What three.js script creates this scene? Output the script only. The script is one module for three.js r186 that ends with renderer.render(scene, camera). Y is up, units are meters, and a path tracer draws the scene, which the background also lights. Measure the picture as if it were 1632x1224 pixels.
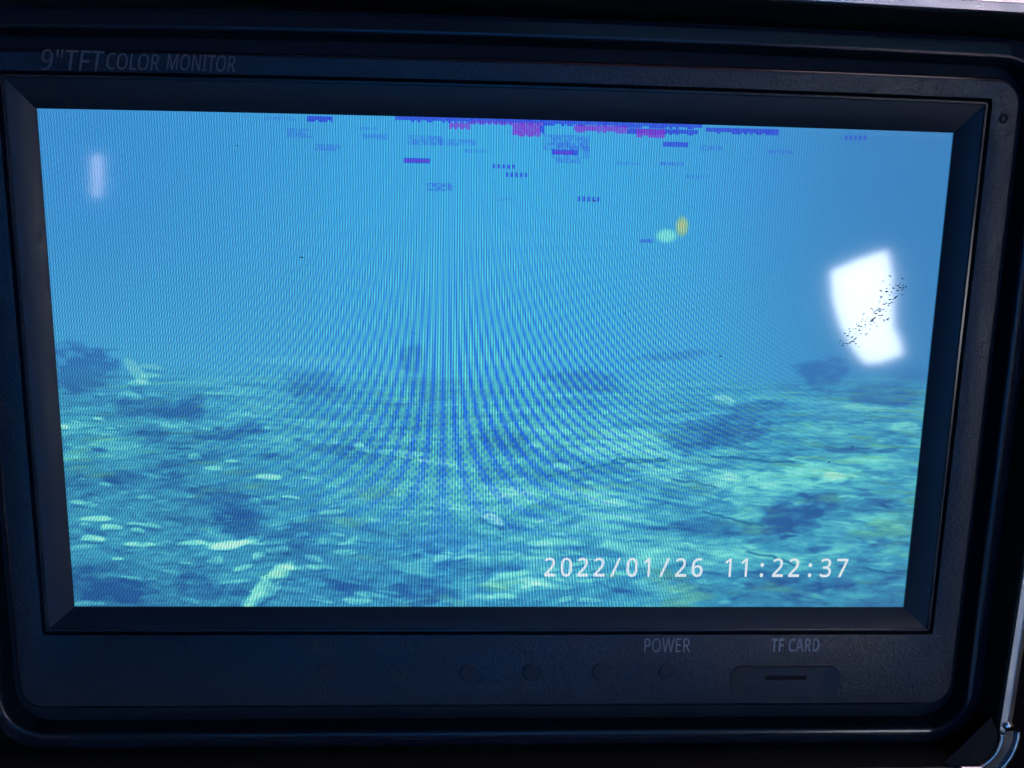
import * as THREE from 'three';
import { mergeGeometries, toCreasedNormals } from 'three/addons/utils/BufferGeometryUtils.js';
import { RoundedBoxGeometry } from 'three/addons/geometries/RoundedBoxGeometry.js';
import { FontLoader } from 'three/addons/loaders/FontLoader.js';
import { TextGeometry } from 'three/addons/geometries/TextGeometry.js';
import { RectAreaLightUniformsLib } from 'three/addons/lights/RectAreaLightUniformsLib.js';

/* ---------- camera, sky, sun, exposure ---------- */
const scene = new THREE.Scene();
const RECLINE = THREE.MathUtils.degToRad(25);            // the case lid leans back
const LID_AT = new THREE.Vector3(0, 0.185, 0);           // centre of the screen above the groundsheet
const LID = new THREE.Matrix4().makeRotationX(-RECLINE).setPosition(LID_AT);
const lidPoint = (x, y, z) => new THREE.Vector3(x, y, z).multiplyScalar(0.001).applyMatrix4(LID);   // millimetres on the lid -> world

const camera = new THREE.PerspectiveCamera(2 * Math.atan(612 / 1200) * 180 / Math.PI, 4 / 3, 0.01, 1000);
camera.position.copy(lidPoint(-4.62, 24.99, 170.56));
camera.up.set(-0.01258, 0.98777, -0.15543).transformDirection(LID);
camera.lookAt(lidPoint(-4.62 + 40.136, 24.99 - 154.822, 170.56 - 987.127));

const EXPOSURE = 20;
const renderer = new THREE.WebGLRenderer();
renderer.toneMapping = THREE.LinearToneMapping;
renderer.toneMappingExposure = EXPOSURE;
renderer.shadowMap.enabled = true;

{ // overcast sky, brighter towards the zenith as an overcast sky is
  const w = 64, h = 32, d = new Float32Array(w * h * 4);
  for (let j = 0; j < h; j++) for (let i = 0; i < w; i++) {
    const e = Math.max(0, Math.sin(((j + 0.5) / h - 0.5) * Math.PI)), l = 1.4 * (1 + 1.2 * e) / 2.2, k = (j * w + i) * 4;
    d[k] = l * 0.94; d[k + 1] = l * 0.98; d[k + 2] = l * 1.04; d[k + 3] = 1;
  }
  const t = new THREE.DataTexture(d, w, h, THREE.RGBAFormat, THREE.FloatType);
  t.mapping = THREE.EquirectangularReflectionMapping; t.magFilter = THREE.LinearFilter; t.needsUpdate = true;
  scene.background = t; scene.environment = t;
}
const sun = new THREE.DirectionalLight(0xfff4e6, 0.8);
sun.position.set(6, 9, 4); sun.castShadow = true; sun.shadow.radius = 24;
Object.assign(sun.shadow.camera, { left: -4, right: 4, top: 4, bottom: -4, near: 0.5, far: 30 });
scene.add(sun, sun.target);
RectAreaLightUniformsLib.init();

/* ---------- helpers ---------- */
let seed = 7;
const rnd = () => { seed = (seed * 1664525 + 1013904223) >>> 0; return seed / 4294967296; };
const hash = (i, j) => { let n = Math.imul(i, 374761393) + Math.imul(j, 668265263) | 0; n = Math.imul(n ^ (n >>> 13), 1274126177); return ((n ^ (n >>> 16)) >>> 0) / 4294967296; };
function noise(x, y) {
  const i = Math.floor(x), j = Math.floor(y), fx = x - i, fy = y - j, u = fx * fx * (3 - 2 * fx), v = fy * fy * (3 - 2 * fy);
  const a = hash(i, j), b = hash(i + 1, j), c = hash(i, j + 1), d = hash(i + 1, j + 1);
  return a + (b - a) * u + (c - a + (a - b - c + d) * u) * v;
}
function fbm(x, y, n = 4) { let s = 0, a = 0.5, m = 0; for (let k = 0; k < n; k++) { s += a * noise(x, y); m += a; a *= 0.55; x = x * 2.03 + 17.1; y = y * 2.03 + 5.7; } return s / m; }
const clamp = (x, a = 0, b = 1) => Math.min(b, Math.max(a, x));
const step = (a, b, x) => { const t = clamp((x - a) / (b - a)); return t * t * (3 - 2 * t); };
const lerp = (a, b, t) => a + (b - a) * t;
function dataTexture(size, fn, srgb = false) {
  const d = new Uint8Array(size * size * 4);
  for (let j = 0; j < size; j++) for (let i = 0; i < size; i++) {
    const c = fn(i / size, j / size), k = (j * size + i) * 4;
    d[k] = d[k + 1] = d[k + 2] = clamp(c) * 255; d[k + 3] = 255;
  }
  const t = new THREE.DataTexture(d, size, size); t.wrapS = t.wrapT = THREE.RepeatWrapping;
  t.magFilter = THREE.LinearFilter; if (srgb) t.colorSpace = THREE.SRGBColorSpace; t.needsUpdate = true; return t;
}
function tile(f, u, v, n) { // value noise that repeats after n cells
  const x = u * n, y = v * n, i = Math.floor(x), j = Math.floor(y), fx = x - i, fy = y - j, s = fx * fx * (3 - 2 * fx), t = fy * fy * (3 - 2 * fy);
  const h = (a, b) => hash(((a % n) + n) % n + f * 131, ((b % n) + n) % n + f * 57);
  return lerp(lerp(h(i, j), h(i + 1, j), s), lerp(h(i, j + 1), h(i + 1, j + 1), s), t);
}
function part(name, geometry, material, parent) {
  const m = new THREE.Mesh(geometry, material); m.name = name; m.castShadow = m.receiveShadow = true; parent.add(m); return m;
}
function tag(o, label, category, group, kind) { Object.assign(o.userData, { label, category }); if (group) o.userData.group = group; if (kind) o.userData.kind = kind; return o; }
function onLid(name) { const g = new THREE.Group(); g.name = name; g.position.copy(LID_AT); g.rotation.x = -RECLINE; scene.add(g); return g; }

// A moulding swept round a rounded rectangle: rings = [[left, right, top, bottom, corner radius, z, bow of the top edge], ...] in millimetres
const CORNER = 10, EDGE = 14;
function outline([l, r, t, b, rad, z, bow = 0]) {
  const p = [], add = (x, y) => p.push([x, y > 0 ? y + bow * (1 - Math.min(1, (x / 112) ** 2)) * (y / t) : y, z]);
  const corner = (cx, cy, a0) => { for (let k = 0; k <= CORNER; k++) { const a = a0 + k / CORNER * Math.PI / 2; add(cx + rad * Math.cos(a), cy + rad * Math.sin(a)); } };
  const edge = (x0, y0, x1, y1) => { for (let k = 1; k < EDGE; k++) add(lerp(x0, x1, k / EDGE), lerp(y0, y1, k / EDGE)); };
  corner(r - rad, t - rad, 0); edge(r - rad, t, l + rad, t);
  corner(l + rad, t - rad, Math.PI / 2); edge(l, t - rad, l, b + rad);
  corner(l + rad, b + rad, Math.PI); edge(l + rad, b, r - rad, b);
  corner(r - rad, b + rad, Math.PI * 1.5); edge(r, b + rad, r, t - rad);
  return p;
}
function sweep(rings, crease = 0.55, closed = false) {
  const o = rings.map(outline), n = o[0].length, pos = [], uv = [], idx = [];
  let v = 0; const all = closed ? [...o, o[0]] : o;
  all.forEach((ring, k) => {
    if (k) v += Math.hypot(ring[0][0] - all[k - 1][0][0], ring[0][2] - all[k - 1][0][2]) + 0.01;
    let u = 0;
    for (let i = 0; i <= n; i++) {
      const a = ring[i % n], q = ring[(i + n - 1) % n]; if (i) u += Math.hypot(a[0] - q[0], a[1] - q[1]);
      pos.push(a[0] / 1000, a[1] / 1000, a[2] / 1000); uv.push(a[0] / 1000, (a[1] + a[2]) / 1000);
    }
  });
  for (let k = 0; k + 1 < all.length; k++) for (let i = 0; i < n; i++) {
    const a = k * (n + 1) + i, b = a + 1, c = a + n + 1, d = c + 1; idx.push(a, c, b, b, c, d);
  }
  const g = new THREE.BufferGeometry();
  g.setAttribute('position', new THREE.Float32BufferAttribute(pos, 3)); g.setAttribute('uv', new THREE.Float32BufferAttribute(uv, 2)); g.setIndex(idx);
  return toCreasedNormals(g, crease);
}
// a quarter-round between two profile points, as extra rings: from (d0, z0) to (d1, z1) seen along the profile, d is how far the outline grows
function grow([l, r, t, b, rad, z, bow], d, nz, nb = bow) { return [l - d, r + d, t + d, b - d, Math.max(0.05, rad + d), nz, nb]; }
function round(base, d0, z0, d1, z1, convex, n = 5) {
  const out = [];
  for (let k = 0; k <= n; k++) { const a = k / n * Math.PI / 2, s = convex ? Math.sin(a) : 1 - Math.cos(a), c = convex ? 1 - Math.cos(a) : Math.sin(a); out.push(grow(base, lerp(d0, d1, s), lerp(z0, z1, c))); }
  return out;
}
function quadStrip(points) { // a flat or folded panel from rows of [x, y, z] in millimetres
  const rows = points.length, n = points[0].length, pos = [], uv = [], idx = [];
  points.forEach((row, j) => row.forEach(([x, y, z]) => { pos.push(x / 1000, y / 1000, z / 1000); uv.push(x / 1000, y / 1000 + z / 1000); }));
  for (let j = 0; j + 1 < rows; j++) for (let i = 0; i + 1 < n; i++) { const a = j * n + i; idx.push(a, a + 1, a + n, a + 1, a + n + 1, a + n); }
  const g = new THREE.BufferGeometry();
  g.setAttribute('position', new THREE.Float32BufferAttribute(pos, 3)); g.setAttribute('uv', new THREE.Float32BufferAttribute(uv, 2)); g.setIndex(idx);
  return toCreasedNormals(g, 0.4);
}
const box = (x0, x1, y0, y1, z0, z1) => new THREE.BoxGeometry((x1 - x0) / 1000, (y1 - y0) / 1000, (z1 - z0) / 1000).translate((x0 + x1) / 2000, (y0 + y1) / 2000, (z0 + z1) / 2000);

/* ---------- materials ---------- */
const grainTex = dataTexture(512, (u, v) => { // pebbled moulding grain: raised cells of uneven size
  const a = tile(1, u, v, 40), b = tile(2, u, v, 83), c = tile(3, u, v, 12);
  return 0.25 + 0.55 * step(0.35, 0.75, 0.6 * a + 0.4 * b) * (0.5 + 0.9 * c);
});
grainTex.repeat.set(1 / 0.018, 1 / 0.018);
const wearTex = dataTexture(512, (u, v) => { const a = tile(4, u, v, 9), b = tile(5, u, v, 37), c = tile(6, u, v, 120); return 0.62 + 0.38 * (0.45 * a + 0.35 * b + 0.2 * c); });
wearTex.repeat.set(1 / 0.05, 1 / 0.05);
const fineTex = dataTexture(512, (u, v) => 0.5 * tile(7, u, v, 150) + 0.5 * tile(8, u, v, 70)); fineTex.repeat.set(1 / 0.02, 1 / 0.02);
const plastic = new THREE.MeshPhysicalMaterial({ color: new THREE.Color().setRGB(0.0045, 0.0095, 0.023), roughness: 0.46, roughnessMap: wearTex, bumpMap: grainTex, bumpScale: 0.00009, ior: 1.5 });  // black plastic, the blue glare of the screen put into its base colour
const satin = new THREE.MeshPhysicalMaterial({ color: new THREE.Color().setRGB(0.0045, 0.0095, 0.023), roughness: 0.5, roughnessMap: wearTex, bumpMap: fineTex, bumpScale: 0.000006, ior: 1.5 });
const gloss = new THREE.MeshPhysicalMaterial({ color: new THREE.Color().setRGB(0.012, 0.016, 0.026), roughness: 0.22, ior: 1.5 });
const button = new THREE.MeshPhysicalMaterial({ color: new THREE.Color().setRGB(0.006, 0.011, 0.025), roughness: 0.42, ior: 1.5 });
const matte = new THREE.MeshStandardMaterial({ color: new THREE.Color().setRGB(0.004, 0.009, 0.022), roughness: 0.8 });
const black = new THREE.MeshStandardMaterial({ color: new THREE.Color().setRGB(0.006, 0.006, 0.008), roughness: 0.85 });
const ink = new THREE.MeshStandardMaterial({ color: new THREE.Color().setRGB(0.3, 0.31, 0.33), roughness: 0.7 });
const dimLitInk = new THREE.MeshStandardMaterial({ color: new THREE.Color().setRGB(0.12, 0.12, 0.135), roughness: 0.7 });  // title print, darkened in colour for the weaker light on the left
const faintInk = new THREE.MeshStandardMaterial({ color: new THREE.Color().setRGB(0.035, 0.04, 0.05), roughness: 0.7 });  // captions under glare, their lost contrast put into the ink colour
const aluminium = new THREE.MeshPhysicalMaterial({ color: new THREE.Color().setRGB(0.72, 0.72, 0.74), metalness: 1, roughness: 0.4, roughnessMap: wearTex, bumpMap: fineTex, bumpScale: 0.00001 });
const chrome = new THREE.MeshPhysicalMaterial({ color: new THREE.Color().setRGB(0.78, 0.78, 0.8), metalness: 1, roughness: 0.14 });

/* ---------- the picture on the screen: s runs left to right, t top to bottom, both 0..1 over the lit area ---------- */
const DARK=[[0.0306,0.4987,0.036,0.0459,0,0.95],[0.0128,0.5118,0.0207,0.028,0,0.5],[0.108,0.5737,0.0527,0.022,0.15,0.6],[0.1467,0.5703,0.0169,0.022,0,0.6],[0.2854,0.5183,0.0327,0.031,0,0.6],[0.3958,0.4668,0.0157,0.0412,0,0.55],[0.5942,0.506,0.0423,0.0261,0.05,0.75],[0.6988,0.4515,0.0513,0.0091,-0.1,0.45],[0.752,0.6139,0.0636,0.035,-0.15,0.75],[0.7876,0.5664,0.0448,0.0187,-0.1,0.5],[0.8752,0.4877,0.0298,0.0317,0,0.85],[0.9472,0.5324,0.0438,0.0267,0,0.55],[0.9787,0.4892,0.0188,0.0199,0,0.4],[0.851,0.7877,0.0383,0.0392,-0.1,0.95],[0.8853,0.765,0.023,0.0251,0,0.6],[0.8354,0.8158,0.0269,0.0197,0,0.5],[0.1772,0.6243,0.0284,0.0144,0,0.5],[0.1029,0.6283,0.0198,0.017,0,0.5],[0.2129,0.6132,0.0199,0.0118,0,0.6],[0.1774,0.7704,0.0375,0.0352,0.2,0.6],[0.1982,0.8136,0.029,0.0328,0.3,0.6],[0.0455,0.9631,0.045,0.0279,0,0.55],[0.1417,0.9601,0.0351,0.028,0,0.5],[0.4027,0.9592,0.0525,0.034,0,0.6],[0.3245,0.951,0.0297,0.0254,0,0.45],[0.9094,0.9461,0.0235,0.0159,0,0.55],[0.8522,0.9391,0.0187,0.0115,0,0.4],[0.5012,0.6384,0.0425,0.0294,0.2,0.5],[0.4209,0.5282,0.0288,0.0287,0,0.35],[0.7513,0.8166,0.0458,0.0168,0,0.5],[0.6603,0.8146,0.034,0.0083,0.15,0.5],[0.4737,0.9124,0.0451,0.0141,0,0.4],[0.2668,0.8375,0.0439,0.0247,-0.2,0.4],[0.0962,0.7313,0.0356,0.0187,-0.15,0.4],[0.0611,0.7185,0.0177,0.0133,0,0.4],[0.1402,0.6842,0.0428,0.0132,-0.1,0.35],[0.9558,0.7614,0.0231,0.0112,0,0.4],[0.9078,0.6464,0.0266,0.0123,0,0.35],[0.7935,0.925,0.0464,0.0114,0,0.3],[0.6163,0.8765,0.0455,0.0098,0.1,0.35]];
const BRIGHT=[[0.086,0.4973,0.0069,0.0383,-0.65,0.8],[0.1036,0.4893,0.0139,0.0064,0.1,0.7],[0.1017,0.5059,0.0125,0.0051,0,0.7],[0.0901,0.5227,0.0125,0.0077,0,0.7],[0.0773,0.5512,0.014,0.0116,0,0.5],[0.1789,0.8643,0.0204,0.0096,-0.12,0.95],[0.2068,0.8517,0.016,0.0082,-0.3,0.8],[0.2269,0.9514,0.0413,0.021,-0.78,1.1],[0.2303,0.7161,0.0158,0.0067,0,0.9],[0.4924,0.8052,0.0164,0.011,0.5,1.25],[0.3377,0.6505,0.0101,0.0093,0.4,0.8],[0.3847,0.663,0.0327,0.0067,0.05,0.6],[0.031,0.8071,0.0157,0.0067,0,0.85],[0.0488,0.8258,0.0143,0.0068,0,0.75],[0.0251,0.8491,0.0158,0.0082,0.1,0.9],[0.0792,0.8623,0.0187,0.0068,0,0.8],[0.0529,0.894,0.0072,0.0041,0,0.8],[0.1658,0.8974,0.0102,0.0111,0,0.55],[0.2164,0.8861,0.0088,0.0111,-0.4,0.7],[0.1961,0.9139,0.0146,0.0069,-0.3,0.6],[0.9237,0.557,0.0302,0.008,0,0.4],[0.7585,0.5444,0.0163,0.0106,0.3,0.7],[0.8993,0.7067,0.0168,0.0124,0,0.5],[0.9773,0.5963,0.019,0.0135,0,0.5],[0.3177,0.8785,0.0147,0.0083,0,0.4],[0.2808,0.8926,0.0132,0.0083,0.3,0.5],[0.1476,0.6748,0.0085,0.0066,0,0.6],[0.1684,0.697,0.0114,0.0053,0,0.5],[0.0541,0.6162,0.007,0.0039,0,0.5],[0.0018,0.6146,0.007,0.0052,0,0.7],[0.5755,0.6909,0.0185,0.0095,0.2,0.5],[0.6216,0.7653,0.0225,0.0083,0.2,0.4],[0.7251,0.7091,0.0603,0.0219,0,0.25],[0.8011,0.7218,0.0684,0.0275,0,0.25],[0.8758,0.6933,0.0457,0.0165,0,0.3],[0.6483,0.6292,0.0668,0.0269,0.3,0.2],[0.3317,0.9835,0.0164,0.0128,0,0.6],[0.5044,0.976,0.0182,0.0071,0,0.6],[0.0117,0.9939,0.0218,0.007,0,0.6],[0.2718,0.4737,0.0636,0.0102,0,0.3],[0.4853,0.4684,0.0432,0.0103,0.1,0.3],[0.3851,0.4966,0.0357,0.009,0,0.35]];
const TWIGS=[[[0.5536,0.7088],[0.5794,0.7003],[0.6051,0.6891],[0.6309,0.6806],[0.6644,0.6774],[0.6985,0.6715]],[[0.6309,0.6806],[0.6374,0.6684],[0.6568,0.6735],[0.694,0.6688]],[[0.75,0.6639],[0.7838,0.666],[0.8143,0.6737],[0.8476,0.6746]],[[0.7427,0.7846],[0.7813,0.8023],[0.8162,0.816]],[[0.7994,0.8752],[0.8305,0.8835],[0.8584,0.9033]],[[0.9443,0.91],[0.9722,0.9199],[1.0033,0.914]],[[0.7028,0.7163],[0.733,0.72],[0.756,0.7306]]];
const BARS=[[0.2844,-0.0009,0.3119,0.0095,0,1],[0.3794,-0.0087,0.7163,0.0052,0,1],[0.4372,0.005,0.4611,0.0167,1,0.9],[0.4611,-0.0008,0.5405,0.0074,1,0.6],[0.507,0.004,0.5379,0.0275,1,1],[0.5365,0.0056,0.542,0.0221,0,1],[0.5744,0.0027,0.6332,0.0168,1,0.9],[0.6334,0.0067,0.7114,0.0173,0,1],[0.6438,0.0073,0.6751,0.0227,1,1],[0.7205,0.0016,0.8019,0.0122,0,1],[0.3888,0.0728,0.4168,0.0823,0,1],[0.3888,0.0752,0.4168,0.0799,1,0.7],[0.551,0.0505,0.5794,0.06,0,1],[0.5538,0.0529,0.5732,0.0577,1,0.8],[0.6737,0.0298,0.7017,0.0393,0,0.9],[0.4134,0.1193,0.441,0.1337,0,0.5],[0.393,0.0301,0.4304,0.0488,0,0.35],[0.427,0.0356,0.4667,0.0473,0,0.3],[0.2626,0.0233,0.2901,0.0396,0,0.3],[0.3441,0.029,0.3719,0.0395,0,0.3],[0.2925,0.0511,0.3202,0.0628,0,0.3],[0.4545,0.0535,0.4792,0.0606,0,0.3],[0.5409,0.0221,0.592,0.0516,0,0.35],[0.5508,0.0372,0.5923,0.0656,0,0.25],[0.5547,0.0658,0.5825,0.0753,0,0.35],[0.6209,0.0702,0.6489,0.0761,0,0.2],[0.6713,0.0681,0.698,0.0753,0,0.4],[0.7145,0.0352,0.7405,0.0447,0,0.3],[0.793,0.0401,0.8199,0.0473,0,0.4],[0.876,0.009,0.9023,0.0173,2,1],[0.4843,0.0807,0.5112,0.089,2,1],[0.4989,0.0956,0.5252,0.1039,2,1],[0.5796,0.138,0.6062,0.1477,2,1],[0.6527,0.2186,0.6669,0.226,2,1],[0.7001,0.0909,0.7283,0.0981,2,0.4],[0.4827,0.143,0.5105,0.1502,2,0.2],[0.2381,0.0022,0.2716,0.0092,0,0.25],[0.3388,0.0165,0.3624,0.0234,0,0.25]];

const SCREEN = { l: -99.7, r: 99.7, b: -56.1, t: 56.65 };
function osdText() { // date and time read-out
  const w = 1024, h = 80, c = document.createElement('canvas'); c.width = w; c.height = h;
  const x = c.getContext('2d'); x.fillStyle = '#000'; x.fillRect(0, 0, w, h); x.fillStyle = '#fff'; x.strokeStyle = '#fff'; x.lineWidth = 0.7; x.lineJoin = 'round';
  x.font = '62px monospace'; x.textBaseline = 'alphabetic';
  const s = '2022/01/26 11:22:37', step = 52.6;
  for (let k = 0; k < s.length; k++) { const m = x.measureText(s[k]).width; x.save(); x.translate(12 + step * k + 26, 62); x.scale(1.24, 1); x.fillText(s[k], -m / 2, 0); x.strokeText(s[k], -m / 2, 0); x.restore(); }
  return { w, h, d: x.getImageData(0, 0, w, h).data };
}
function screenPicture() {
  const W = 2048, H = 1152, d = new Uint8Array(W * H * 4), osd = osdText();
  const ST = (x, y) => [((x + 99.6) / 199.2), (56 - y) / 112];
  // soft blobs and strokes are first gathered in a low-resolution field
  const fw = 1024, fh = 576, bedF = new Float32Array(fw * fh);
  const blob = ([cs, ct, rs, rt, rot, amp], sign) => {
    const c = Math.cos(rot), q = Math.sin(rot), A = 16 / 9, R = Math.max(rs * A, rt) * 1.9;
    for (let j = Math.max(0, Math.floor((ct - R) * fh)); j < Math.min(fh, (ct + R) * fh); j++) for (let i = Math.max(0, Math.floor((cs - R / A) * fw)); i < Math.min(fw, (cs + R / A) * fw); i++) {
      const s = i / fw, t = j / fh, k = sign > 0 ? 0.55 : 1, wx = (fbm(s * 60, t * 60, 3) - 0.5) * 1.1 * k, wy = (fbm(s * 50 + 9, t * 90 + 4, 3) - 0.5) * 1.4 * k;
      const x = (s - cs) * A, y = t - ct, u = (x * c + y * q) / (rs * A) + wx, v = (-x * q + y * c) / rt + wy, r = Math.sqrt(u * u + v * v);
      const m = sign > 0 ? 1 - step(0.72, 1.15, r) : 1 - step(0.55, 1.3, r);
      if (m > 0) bedF[j * fw + i] += sign * amp * m * (sign > 0 ? 1 - 0.35 * clamp(v) : 0.35 + 1.1 * fbm(s * 70, t * 110, 3));
    }
  };
  DARK.forEach((b) => blob(b, -1)); BRIGHT.forEach((b) => { blob([b[0], b[1] + b[3] * 0.9, b[2] * 0.95, b[3] * 0.55, b[4], b[5] * 0.45], -1); blob(b, 1); });
  seed = 91; // scattered small stones and shell bits, flatter and smaller with distance
  for (let k = 0; k < 1200; k++) {
    const z = rnd() ** 0.75, t = 0.5 + 0.49 * z, s = rnd(), size = (0.003 + 0.0075 * z) * (0.5 + rnd());
    const rs = size * (0.8 + rnd()), rt = size * (0.4 + 0.4 * rnd()), turn = (rnd() - 0.5) * 0.5, amp = (0.1 + 0.4 * rnd() ** 2.2) * (s > 0.6 ? 0.85 : 1);
    if (rnd() < 0.42) blob([s, t, rs, rt, turn, amp], -1); else { blob([s, t + rt * 0.9, rs * 0.95, rt * 0.55, turn, amp * 0.6], -1); blob([s, t, rs, rt, turn, amp], 1); }
  }
  const strokes = new Float32Array(fw * fh);
  for (const line of TWIGS) for (let k = 0; k + 1 < line.length; k++) {
    const [a, b] = [line[k], line[k + 1]], n = 60;
    for (let q = 0; q <= n; q++) {
      const s = lerp(a[0], b[0], q / n), t = lerp(a[1], b[1], q / n) + (noise(s * 160, k) - 0.5) * 0.004;
      const i0 = s * fw, j0 = t * fh;
      for (let j = Math.floor(j0) - 3; j <= j0 + 3; j++) for (let i = Math.floor(i0) - 3; i <= i0 + 3; i++) { const m = Math.exp(-((i - i0) ** 2 * 0.3 + (j - j0) ** 2 * 0.55)), z = j * fw + i; if (m > strokes[z]) strokes[z] = m; }
    }
  }
  const sample = (f, s, t) => { const x = clamp(s * fw - 0.5, 0, fw - 1.001), y = clamp(t * fh - 0.5, 0, fh - 1.001), i = Math.floor(x), j = Math.floor(y), u = x - i, v = y - j, k = j * fw + i; return lerp(lerp(f[k], f[k + 1], u), lerp(f[k + fw], f[k + fw + 1], u), v); };
  const c = [0, 0, 0], to = (r, g, b, a) => { c[0] += (r - c[0]) * a; c[1] += (g - c[1]) * a; c[2] += (b - c[2]) * a; };
  for (let j = 0; j < H; j++) for (let i = 0; i < W; i++) {
    const [s, t] = ST(lerp(SCREEN.l, SCREEN.r, (i + 0.5) / W), lerp(SCREEN.b, SCREEN.t, (j + 0.5) / H));
    // open water: deeper blue at the sides, paler in the middle and towards the bottom
    const mid = Math.exp(-(((s - 0.5) / 0.32) ** 2)), down = clamp(t / 0.5);
    c[0] = 60; c[1] = 138; c[2] = 203;
    to(64, 168, 218, 0.85 * mid); to(76, 172, 200, 0.55 * down * down); to(54, 122, 180, 0.75 * step(0.68, 1, s));
    // the bed
    const hor = 0.497 + 0.02 * (fbm(s * 9, 3.3, 3) - 0.5) + 0.012 * (fbm(s * 40, 8.1, 2) - 0.5), bed = step(hor - 0.02, hor + 0.03, t);
    const f = sample(bedF, s + 0.0012 * (noise(s * 400, t * 300) - 0.5), t);
    if (bed > 0) {
      const dep = clamp((t - 0.46) / 0.54), X = (s - 0.5) * 9 / (dep + 0.35), Y = 9 / (dep + 0.22);
      const wx = fbm(X * 1.1, Y * 1.5, 3) - 0.5, wy = fbm(X * 1.3 + 7, Y * 1.2 + 3, 3) - 0.5;
      const big = fbm(X * 0.9 + wx, Y * 0.9 + wy * 1.2, 3), med = fbm(X * 3.1 + wx * 3 + 20, Y * 2.8 + wy * 3, 4), fin = fbm(s * 105 + wx * 5, t * 165 + wy * 7, 3);
      let l = 0.45 + 0.8 * (big - 0.5) + (0.5 + 0.25 * step(0.3, 0.8, s)) * (med - 0.5) + 0.34 * (fin - 0.5);
      l += 0.03 * step(0.5, 0.85, s) - 0.03 * step(0.35, 0.05, s) + 0.15 * Math.exp(-(((s - 0.68) / 0.22) ** 2 + ((t - 0.73) / 0.13) ** 2)) - 0.1 * step(0.86, 1, t);
      l += f * 0.62;
      const k = clamp(l, -0.15, 1.25);
      const lo = [42, 100, 150], me = [62, 152, 184], hi = [112, 214, 206], top = [186, 238, 222];
      const q = k < 0.45 ? [lo, me, k / 0.45] : k < 0.85 ? [me, hi, (k - 0.45) / 0.4] : [hi, top, Math.min(1, (k - 0.85) / 0.4)];
      const r = lerp(q[0][0], q[1][0], q[2]), g = lerp(q[0][1], q[1][1], q[2]), b = lerp(q[0][2], q[1][2], q[2]);
      const haze = 0.45 * (1 - step(0.5, 0.66, t));
      to(r, g, b, bed * (1 - haze));
      const green = step(0.62, 0.85, fbm(X * 2 + 31, Y * 2.4, 3) + 0.12 * step(0.75, 1, s));
      to(104, 172, 120, 0.35 * green * bed);
    }
    if (f < 0) to(46, 104, 166, Math.min(0.8, -f * 0.95) * (1 - 0.6 * bed)); else if (t > 0.45) to(150, 226, 200, Math.min(0.7, f * 0.4) * (1 - 0.5 * bed));
    const tw = sample(strokes, s, t); to(30, 96, 142, 0.9 * tw);
    // two fish in open water
    const e1 = ((s - 0.6824) / 0.0108) ** 2 + ((t - 0.2116) / 0.0125) ** 2, e2 = ((s - 0.6996) / 0.0072) ** 2 + ((t - 0.1925) / 0.0185) ** 2;
    to(128, 224, 206, 0.85 * (1 - step(0.1, 1.9, e1))); to(168, 196, 128, 0.8 * (1 - step(0.1, 1.8, e2))); to(196, 178, 110, 0.5 * (1 - step(0.1, 0.6, ((s - 0.699) / 0.003) ** 2 + ((t - 0.19) / 0.012) ** 2)));
    // broken blocks of the picture signal along the top
    for (const [s0, t0, s1, t1, kind, amp] of BARS) if (s > s0 && s < s1 && t > t0 && t < t1) {
      const col = hash(Math.floor(s * 410), Math.floor(t * 190)), teeth = kind === 2 ? step(0.25, 0.5, Math.abs(((s - s0) / (s1 - s0) * 5) % 1 - 0.55) * -1 + 0.62) : t0 < 0.01 && t > t1 - 0.003 ? (hash(Math.floor(s * 300), 5) > 0.45 ? 1 : 0) : 1;
      const a = amp * teeth * (amp < 0.6 ? (col > 0.4 ? 0.9 : 0.25) : 0.72 + 0.28 * col);
      if (kind === 1) to(128, 46, 196, 0.85 * a); else to(48, 62, 208, 0.9 * a);
    }
    // the panel's columns, and the slow beat of the picture's columns against them
    const stripe = Math.cos(2 * Math.PI * 332 * s), stagger = Math.cos(2 * Math.PI * (332 * s - 190 * (s - 0.45) * (t - 0.45)));
    const contrast = (1 - 0.85 * step(0.72, 0.95, s + 0.12 * t)) * (1 - 0.35 * step(0.6, 1, t) * (1 - mid));
    let k = 1 + contrast * (0.15 * stripe + 0.14 * stagger + 0.05 * Math.cos(4 * Math.PI * 332 * s + 0.8)) + 0.05 * (hash(i >> 1, j >> 1) - 0.5);
    const M = 262 * (s - 0.432) * (0.866 - t), env = Math.exp(-(((s - 0.53) / 0.24) ** 2 + ((t - 0.56) / 0.24) ** 2)), beat = Math.cos(2 * Math.PI * M) * (0.72 + 0.28 * Math.cos(2 * Math.PI * 166 * s));
    const wide = Math.exp(-(((s - 0.46) / 0.36) ** 2 + ((t - 0.5) / 0.3) ** 2)), am = 0.2 * wide + 0.7 * env;
    const dots = Math.cos(2 * Math.PI * (114 * s + 6 * t)) * Math.cos(2 * Math.PI * (58 * t - 16 * s)), env2 = Math.exp(-(((s - 0.46) / 0.15) ** 2 + ((t - 0.68) / 0.15) ** 2));
    if (dots > 0) to(28, 84, 222, 0.6 * env2 * dots); else to(112, 196, 128, -0.5 * env2 * dots);
    if (beat > 0) to(30, 90, 224, am * beat); else to(92, 204, 184, -0.8 * am * beat);
    // read-out
    const ox = (s - 0.547) / 0.3865 * osd.w, oy = (t - 0.8745) / 0.0725 * osd.h;
    if (ox > 0 && ox < osd.w - 1 && oy > 0 && oy < osd.h - 1) {
      const a = osd.d[(Math.floor(oy) * osd.w + Math.floor(ox)) * 4] / 255; to(226, 230, 236, 0.95 * a); k = lerp(k, 1 + (k - 1) * 0.4, a);
    }
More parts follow.
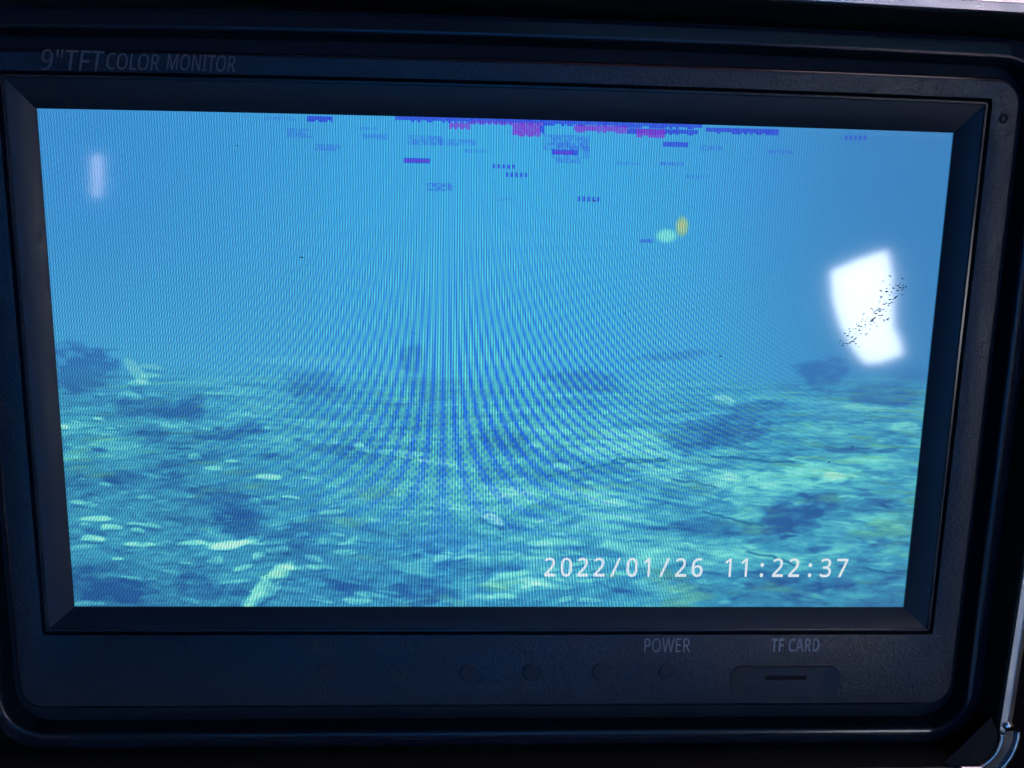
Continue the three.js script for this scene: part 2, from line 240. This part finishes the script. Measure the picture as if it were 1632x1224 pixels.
    const o = (j * W + i) * 4; d[o] = clamp(c[0] * k, 0, 255); d[o + 1] = clamp(c[1] * k, 0, 255); d[o + 2] = clamp(c[2] * k, 0, 255); d[o + 3] = 255;
  }
  const tx = new THREE.DataTexture(d, W, H); tx.magFilter = THREE.LinearFilter; tx.colorSpace = THREE.SRGBColorSpace; tx.needsUpdate = true; return tx;
}

/* ---------- setting ---------- */
const snowTex = dataTexture(256, (u, v) => 0.5 * tile(11, u, v, 8) + 0.5 * tile(12, u, v, 40)); snowTex.repeat.set(60, 60);
{
  const g = part('ground', new THREE.PlaneGeometry(400, 400).rotateX(-Math.PI / 2).translate(0, -0.03, 0), new THREE.MeshStandardMaterial({ color: new THREE.Color().setRGB(0.78, 0.8, 0.83), roughness: 0.9, bumpMap: snowTex, bumpScale: 0.05 }), scene);
  tag(g, 'snow covered ground around the fishing shelter', 'ground', null, 'structure');
}
{ // fishing shelter of cloth, outside the frame: its window and door gap are what the screen mirrors, its cloth tinted to suit what the black plastic mirrors
  const shelter = new THREE.Group(); shelter.name = 'fishing_shelter'; scene.add(shelter);
  tag(shelter, 'cloth fishing shelter with red roof and added blue strips and light panels around the case', 'shelter');
  const weave = dataTexture(256, (u, v) => 0.75 + 0.25 * tile(13, u, v, 90));
  const cloth = (r, g, b, through) => new THREE.MeshPhysicalMaterial({ color: new THREE.Color().setRGB(r, g, b), roughness: 1, transmission: 0.68 * through, thickness: 0, side: THREE.DoubleSide, map: weave, specularIntensity: 0.2 });
  const dark = cloth(0.006, 0.007, 0.01, 0.1), red = cloth(0.16, 0.012, 0.02, 0.16), grey = cloth(0.012, 0.036, 0.06, 0.3), warm = cloth(0.045, 0.036, 0.03, 0.3), pink = cloth(0.62, 0.47, 0.54, 0.42);
  const X0 = -1.25, X1 = 1.3, Y1 = 1.62, Z0 = -0.75, Z1 = 1.3;
  const rect = (a, b, c, e) => { const s = new THREE.Shape(); s.moveTo(a, c); s.lineTo(b, c); s.lineTo(b, e); s.lineTo(a, e); s.closePath(); return s; };
  const path = (pts) => { const p = new THREE.Path(); pts.forEach(([x, y], i) => i ? p.lineTo(x, y) : p.moveTo(x, y)); p.closePath(); return p; };
  const win = [[0.746, 0.821], [0.816, 0.852], [0.878, 0.874], [0.88, 0.812], [0.866, 0.696], [0.877, 0.657], [0.876, 0.632], [0.823, 0.614], [0.793, 0.611], [0.775, 0.639], [0.752, 0.694], [0.743, 0.751]];
  const gap = [[-0.851, 1.057], [-0.832, 1.062], [-0.822, 0.997], [-0.82, 0.961], [-0.836, 0.959], [-0.839, 0.999]];
  const wall = (name, shape, m, place) => { const g = new THREE.ShapeGeometry(shape); place(g); return part(name, g, m, shelter); };
  const strips = [[X0, -0.95, 0.001, 0.004, 0.012], [-0.95, -0.75, 0.001, 0.007, 0.024], [-0.75, -0.55, 0.001, 0.014, 0.05], [-0.55, -0.35, 0.001, 0.028, 0.1], [-0.35, -0.12, 0.002, 0.055, 0.19], [-0.12, 0.12, 0.002, 0.065, 0.23], [0.12, 0.32, 0.004, 0.06, 0.2], [0.32, 0.5, 0.012, 0.055, 0.15], [0.5, 0.68, 0.025, 0.055, 0.11], [0.68, X1, 0.04, 0.055, 0.085]];  // unseen strips, dyes graded dark to blue to grey, added for reflections
  let dw, ww;
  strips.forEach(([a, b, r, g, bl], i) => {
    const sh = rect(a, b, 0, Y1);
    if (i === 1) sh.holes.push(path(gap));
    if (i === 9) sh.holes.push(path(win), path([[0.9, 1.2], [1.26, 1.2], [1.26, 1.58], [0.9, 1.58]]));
    const o = wall('added_tint_strip', sh, cloth(r, g, bl, 0.36), (q) => q.translate(0, 0, Z1)); if (i === 1) dw = o; if (i === 9) ww = o;
  });
  part('added_rim_light_panel', new THREE.ShapeGeometry(rect(0.9, 1.26, 1.2, 1.58)).translate(0, 0, Z1 + 0.003), pink, ww);  // made-up pale panel that brightens the metal rim
  const flap = new THREE.Shape(gap.map(([x, y]) => new THREE.Vector2(x, y))); part('door_flap', new THREE.ShapeGeometry(flap).translate(0, 0, Z1 + 0.004), cloth(0.85, 0.6, 0.72, 0.6), dw);
  wall('back_wall', rect(X0, X1, 0, Y1), dark, (g) => g.translate(0, 0, Z0));
  wall('side_wall', rect(Z0, Z1, 0, Y1), dark, (g) => g.rotateY(-Math.PI / 2).translate(X0, 0, 0));
  wall('side_wall', rect(Z0, 0.1, 0, Y1), dark, (g) => g.rotateY(-Math.PI / 2).translate(X1, 0, 0));
  wall('side_wall', rect(0.1, Z1, 0.6, Y1), dark, (g) => g.rotateY(-Math.PI / 2).translate(X1, 0, 0));
  wall('side_wall', rect(0.1, Z1, 0, 0.6), warm, (g) => g.rotateY(-Math.PI / 2).translate(X1, 0, 0));  // unseen warm panel, added to give the right-hand edges warm glints
  const top = rect(0.1, X1, Z0, 0); top.holes.push(path([[0.6, -0.5], [1.1, -0.5], [1.1, -0.05], [0.6, -0.05]]));
  const roof = wall('roof', top, red, (g) => g.rotateX(Math.PI / 2).translate(0, Y1, 0));
  wall('roof', rect(0.1, X1, 0, Z1), grey, (g) => g.rotateX(Math.PI / 2).translate(0, Y1, 0));  // front roof cloth, tint made up to light the lower bezel slope
  wall('roof', rect(X0, 0.1, Z0, Z1), dark, (g) => g.rotateX(Math.PI / 2).translate(0, Y1, 0));
  part('added_roof_light_panel', new THREE.ShapeGeometry(rect(0.6, 1.1, -0.5, -0.05)).rotateX(Math.PI / 2).translate(0, Y1 + 0.003, 0), pink, roof);  // pale translucent patch added to light the top of the rim
  wall('groundsheet', rect(X0, X1, Z0, Z1), dark, (g) => g.rotateX(Math.PI / 2).translate(0, -0.004, 0));
}

/* ---------- carrying case with an open lid ---------- */
{
  const k = onLid('carrying_case');
  tag(k, 'black carrying case with aluminium edging and chrome corner framing the monitor', 'case');
  // corners of the inside of the rim, a little out of square
  const Q = [[-124.5, 84.6], [127.0, 79.2], [123.0, -95.6], [-124.5, -96.4]];
  const centre = [0, -7];
  const out = (p, d) => [p[0] + Math.sign(p[0] - centre[0]) * d, p[1] + Math.sign(p[1] - centre[1]) * d];
  part('lid_panel', box(-124, 123, -95, 79, -14, -11), black, k);
  part('recess_floor', sweep([[-110, 110, 64, -78, 4, -5.2, 0.9], [-119, 119, 72.4, -89.2, 9, -5.2, 1.3]]), matte, k);
  part('lid_shell', box(-131, 133, -101, 88, -22, -15), black, k);
  for (let e = 0; e < 4; e++) { // lining wall inside the rim, then the aluminium edge: lip, step, sloping outer face, side
    const a = Q[e], b = Q[(e + 1) % 4], row = (d, z) => { const p = out(a, d), q = out(b, d); return Array.from({ length: 9 }, (_, i) => [lerp(p[0], q[0], i / 8), lerp(p[1], q[1], i / 8), z]); };
    part('lining', quadStrip([row(-0.4, -14), row(-0.3, 5.2), row(0.1, 5.2)]), black, k);
    part('edge_strip', quadStrip([row(0, 4.6), row(0, 5.9), row(0.1, 6.1), row(1.45, 6.1), row(1.6, 5.7), row(1.85, 5.7), row(1.95, 6.0), row(3.6, 5.1), row(4.6, 3.6), row(4.9, 2.6), row(4.9, -22)]), aluminium, k);
  }
  // insert that carries the monitor: a raised ridge round the recess
  const b0 = [-118.6, 118.6, 72.0, -88.8, 9, 0, 1.3];
  part('insert_ridge', sweep([grow(b0, -0.6, -11), grow(b0, -0.1, -0.8), grow(b0, 0.05, -0.3), grow(b0, 0.3, -0.05), grow(b0, 0.8, 0), grow(b0, 3.4, -0.5), grow(b0, 4.4, -1.0), grow(b0, 5.0, -1.9), grow(b0, 5.3, -3.2), grow(b0, 5.5, -11)], 0.7), gloss, k);
  // chrome corner protector and its rivet
  const bend = (r0, r1, z0, z1, n = 14) => { const rows = []; const cx = 114.5, cy = -86.6; for (const [r, z] of [[r0, z0 - 1], [r0, z1 - 0.35], [r0 + 0.15, z1 - 0.1], [r0 + 0.4, z1], [r1 - 0.4, z1], [r1 - 0.15, z1 - 0.1], [r1, z1 - 0.35], [r1, z0]]) rows.push(Array.from({ length: n + 1 }, (_, i) => { const a = 0.1 - i / n * (Math.PI / 2 + 0.05); return [cx + r * Math.cos(a), cy + r * Math.sin(a), z]; })); return quadStrip(rows); };
  const cb = part('corner_bracket', bend(8.6, 9.6, 4, 7.2), chrome, k);
  part('bracket_rim', bend(12.7, 13.9, -20, 6.9), chrome, cb);
  part('bracket_plate', bend(9.6, 12.7, 4, 6.2), new THREE.MeshPhysicalMaterial({ color: new THREE.Color().setRGB(0.2, 0.2, 0.22), metalness: 1, roughness: 0.25 }), cb);
  part('rivet', new THREE.SphereGeometry(0.0011, 16, 10).scale(1, 1, 0.6).translate(0.1249, -0.0838, 0.0064), chrome, cb);
  part('gusset', quadStrip([[[111, -94.6, 5.0], [121.6, -82.4, 5.0]], [[113.5, -95.4, 6.3], [122.6, -85.5, 6.3]], [[118.0, -95.0, 6.3], [122.8, -90.5, 6.3]]]), black, cb);
  part('end_clip', new RoundedBoxGeometry(0.006, 0.0022, 0.003, 2, 0.0005).translate(0.1165, -0.0951, 0.0062), chrome, cb);
  // lower half of the case, lying on the groundsheet in front of the hinge
  const base = new THREE.Group(); base.name = 'case_base';
  const inv = new THREE.Matrix4().copy(LID).invert(), w = (x0, x1, y0, y1, z0, z1, bv) => { const g = new THREE.BoxGeometry(x1 - x0, y1 - y0, z1 - z0).translate((x0 + x1) / 2, (y0 + y1) / 2, (z0 + z1) / 2); return g.applyMatrix4(inv); };
  const zb = 0.052;
  part('base_shell', mergeGeometries([w(-0.131, 0.131, 0, 0.006, zb, zb + 0.2), w(-0.131, -0.126, 0.006, 0.08, zb, zb + 0.2), w(0.126, 0.131, 0.006, 0.08, zb, zb + 0.2), w(-0.126, 0.126, 0.006, 0.08, zb, zb + 0.005), w(-0.126, 0.126, 0.006, 0.08, zb + 0.195, zb + 0.2)]), black, k);
  part('foam_insert', w(-0.1255, 0.1255, 0.0065, 0.055, zb + 0.0055, zb + 0.1945), black, k);
  part('hinge', w(-0.03, 0.03, 0.06, 0.09, zb - 0.008, zb - 0.0005), chrome, k);
  part('prop', w(-0.05, 0.05, 0, 0.09, 0.008, 0.036), black, k);
}

/* ---------- the monitor ---------- */
const font = await new FontLoader().loadAsync('fonts/droid/droid_sans_regular.typeface.json');
const fontBold = await new FontLoader().loadAsync('fonts/droid/droid_sans_bold.typeface.json');
{
  const m = onLid('portable_monitor');
  tag(m, 'black nine inch monitor showing an underwater camera picture of a stony seabed', 'monitor');
  const FACE = 3.0;
  // screen
  const w = SCREEN.r - SCREEN.l, h = SCREEN.t - SCREEN.b;
  const screenMat = new THREE.MeshPhysicalMaterial({ color: new THREE.Color().setRGB(0.006, 0.007, 0.009), roughness: 0.06, ior: 1.62, emissive: 0xffffff, emissiveMap: screenPicture(), emissiveIntensity: 1 / EXPOSURE });
  const scr = part('screen', new THREE.PlaneGeometry(w / 1000, h / 1000).translate((SCREEN.l + SCREEN.r) / 2000, (SCREEN.t + SCREEN.b) / 2000, 0), screenMat, m);
  scr.userData.label = 'lit blue screen with date and time read-out';
  const glow = new THREE.RectAreaLight(new THREE.Color().setRGB(0.16, 0.55, 0.9), 0.25 / EXPOSURE, w / 1000, h / 1000);
  glow.name = 'screen_glow'; glow.position.set(0, 0, 0.0004); glow.rotation.y = Math.PI; m.add(glow);
  // bezel: four mitred slopes from the screen up to a narrow lip
  const I = { l: -99.6, r: 99.6, t: 56.0, b: -56.0 }, L = { l: -104.5, r: 104.5, t: 61.6, b: -60.4 };
  const bow = (x, a) => a * (1 - (x / 112) ** 2), N = 17;
  const line = (x0, y0, x1, y1, z, bw) => Array.from({ length: N }, (_, i) => { const x = lerp(x0, x1, i / (N - 1)); return [x, lerp(y0, y1, i / (N - 1)) + bow(x, bw), z]; });
  const slope = (p, q, P, R, bi, bo) => quadStrip([line(...P, ...R, 0.0, bo).map((v, i) => [lerp(v[0], line(...p, ...q, 0, bi)[i][0], 1), line(...p, ...q, 0, bi)[i][1], -0.3]), line(...p, ...q, 0.35, bi), line(p[0] + Math.sign(P[0] - p[0]) * 0.25, p[1] + Math.sign(P[1] - p[1]) * 0.25, q[0] + Math.sign(R[0] - q[0]) * 0.25, q[1] + Math.sign(R[1] - q[1]) * 0.25, 0.55, bi), line(...P, ...R, 2.3, bo)]);
  const c = { tl: [I.l, I.t], tr: [I.r, I.t], br: [I.r, I.b], bl: [I.l, I.b] }, C = { tl: [L.l, L.t], tr: [L.r, L.t], br: [L.r, L.b], bl: [L.l, L.b] };
  part('bezel_slope', slope(c.tl, c.tr, C.tl, C.tr, 0.5, 0.8), satin, m);
  part('bezel_slope', slope(c.tr, c.br, C.tr, C.br, 0, 0), satin, m);
  part('bezel_slope', slope(c.br, c.bl, C.br, C.bl, 0, 0), satin, m);
  part('bezel_slope', slope(c.bl, c.tl, C.bl, C.tl, 0, 0), satin, m);
  const lip = [L.l, L.r, L.t, L.b, 0.25, 2.3, 0.8];
  part('bezel_lip', sweep([grow(lip, -0.02, 2.25), grow(lip, 0.05, 2.58), grow(lip, 0.14, 2.686), grow(lip, 0.58, 2.71), grow(lip, 0.68, 2.58), grow(lip, 0.7, 2.3), grow(lip, 0.7, 0.3)], 0.35), gloss, m);
  part('bezel_groove', sweep([grow(lip, 0.3, 0.4), grow(lip, 1.9, 0.4)]), black, m);
  // front frame with textured face, rounded outer edge
  const fi = [-105.8, 105.8, 62.8, -61.7, 0.6, FACE, 0.8], fo = [-111.6, 111.6, 66.4, -79.6, 5, FACE, 0.9];
  part('front_frame', sweep([[...fi.slice(0, 5), 0.2, 0.8], [...fi.slice(0, 5), FACE - 0.35, 0.8], grow(fi, 0.1, FACE - 0.1), grow(fi, 0.35, FACE), fo], 0.6), plastic, m);
  part('frame_edge', sweep([...round(fo, 0, FACE, 1.0, FACE - 1.0, true, 6), grow(fo, 1.3, FACE - 5), grow(fo, 1.5, -11)], 0.6), gloss, m);
  part('housing', box(-111, 111, -78, 65, -11, -0.6), black, m);
  // printed words stand a hair above the plastic
  const word = (name, text, f, x0, x1, y, cap, slant, mat, parent) => {
    const g = new TextGeometry(text, { font: f, size: 1, depth: 0.00002, curveSegments: 4, bevelEnabled: false }); g.computeBoundingBox();
    const bb = g.boundingBox, hi = f.data.boundingBox ? 0.72 : 0.72, sx = (x1 - x0 - slant * cap) / (bb.max.x - bb.min.x), sy = cap / hi, p = g.attributes.position;
    for (let i = 0; i < p.count; i++) { const yy = p.getY(i) * sy; p.setXYZ(i, (x0 + (p.getX(i) - bb.min.x) * sx + yy * slant) / 1000, (y + yy) / 1000, p.getZ(i) + (FACE + 0.012) / 1000); }
    g.computeVertexNormals(); return part(name, g, mat, parent);
  };
  word('printed_word', '9"TFT', font, -96.8, -83.6, 63.25, 2.95, 0.2, dimLitInk, m);
  word('printed_word', 'COLOR', font, -83.4, -72.2, 63.75, 2.35, 0.17, dimLitInk, m);
  word('printed_word', 'MONITOR', font, -71.0, -56.6, 63.95, 2.3, 0.17, dimLitInk, m);
  word('printed_word', 'POWER', font, 35.2, 46.3, -66.15, 2.55, 0, ink, m);
  word('printed_word', 'TF CARD', fontBold, 66.1, 78.0, -66.1, 2.5, 0, ink, m);
  word('printed_word', 'REC', font, -43.9, -37.6, -66.1, 2.3, 0, faintInk, m);
  word('printed_word', 'PLAY', font, -28.6, -19.5, -66.1, 2.3, 0, faintInk, m);
  word('printed_word', 'MENU/MODE', font, -14.2, 0.7, -66.1, 2.3, 0, faintInk, m);
  for (const [x, s] of [[8.2, -1], [25.0, 1], [-17.6, 1]]) {
    const t = new THREE.Shape(); t.moveTo(-0.7 * s, -0.8); t.lineTo(-0.7 * s, 0.8); t.lineTo(0.8 * s, 0); t.closePath();
    part('printed_arrow', new THREE.ExtrudeGeometry(t, { depth: 0.02, bevelEnabled: false }).scale(0.001, 0.001, 0.001).translate(x / 1000, -0.0648, (FACE + 0.012) / 1000), faintInk, m);
  }
  // buttons in a row under the words, nearly lost against the black
  for (const x of [-40.8, -24, -6.8, 8.2, 25.0, 41.2]) part('button', new THREE.CylinderGeometry(2.0, 2.3, 0.3, 32).rotateX(Math.PI / 2).scale(0.001, 0.001, 0.001).translate(x / 1000, -0.0712, (FACE + 0.12) / 1000), button, m);
  // card slot: a rounded tray with a slit
  const tray = [57.0, 83.6, -69.9, -77.3, 2.6, FACE, 0];
  const sl = part('card_slot', sweep([grow(tray, 0.35, FACE + 0.02), grow(tray, 0.25, FACE + 0.16), grow(tray, 0, FACE + 0.16), grow(tray, -0.25, FACE + 0.03), grow(tray, -3.4, FACE + 0.012)], 0.6), satin, m);
  part('slot_mouth', box(65.2, 75.4, -73.4, -72.4, FACE + 0.005, FACE + 0.25), plastic, sl);
  // small screw hole at the upper right
  part('screw', new THREE.TorusGeometry(0.00075, 0.0003, 8, 20).translate(0.1087, 0.0588, FACE / 1000), black, m);
}

/* ---------- dried droplets and specks on the glass ---------- */
{
  const g = new THREE.SphereGeometry(1, 8, 5), n = 260, at = new THREE.Object3D();
  const im = new THREE.InstancedMesh(g, new THREE.MeshStandardMaterial({ color: new THREE.Color().setRGB(0.06, 0.08, 0.09), roughness: 0.9 }), n);
  im.name = 'dried_droplets'; im.position.copy(LID_AT); im.rotation.x = -RECLINE;
  seed = 41;
  const spine = [[79.5, 8.5], [82.5, 11.5], [86, 15], [88.5, 18.5], [90.8, 22.3]];
  for (let i = 0; i < n; i++) {
    let x, y, r;
    if (i < 236) { const q = rnd() * (spine.length - 1), k = Math.min(spine.length - 2, Math.floor(q)), u = q - k; x = lerp(spine[k][0], spine[k + 1][0], u) + (rnd() + rnd() - 1) * 3.2; y = lerp(spine[k][1], spine[k + 1][1], u) + (rnd() + rnd() - 1) * 2.6; r = 0.05 + 0.17 * rnd() ** 2.5; }
    else { x = -97 + rnd() * 194; y = -50 + rnd() * 104; r = 0.08 + 0.1 * rnd(); }
    at.position.set(x / 1000, y / 1000, 0.00001); at.rotation.z = -0.5 + rnd() * 1.2; at.scale.set(r * (1 + 1.6 * rnd()) / 1000, r * 0.75 / 1000, 0.00004); at.updateMatrix(); im.setMatrixAt(i, at.matrix);
  }
  im.castShadow = im.receiveShadow = true; scene.add(im);
  tag(im, 'dried specks and droplets on the screen glass by the mirrored window', 'specks', null, 'stuff');
}

renderer.render(scene, camera);
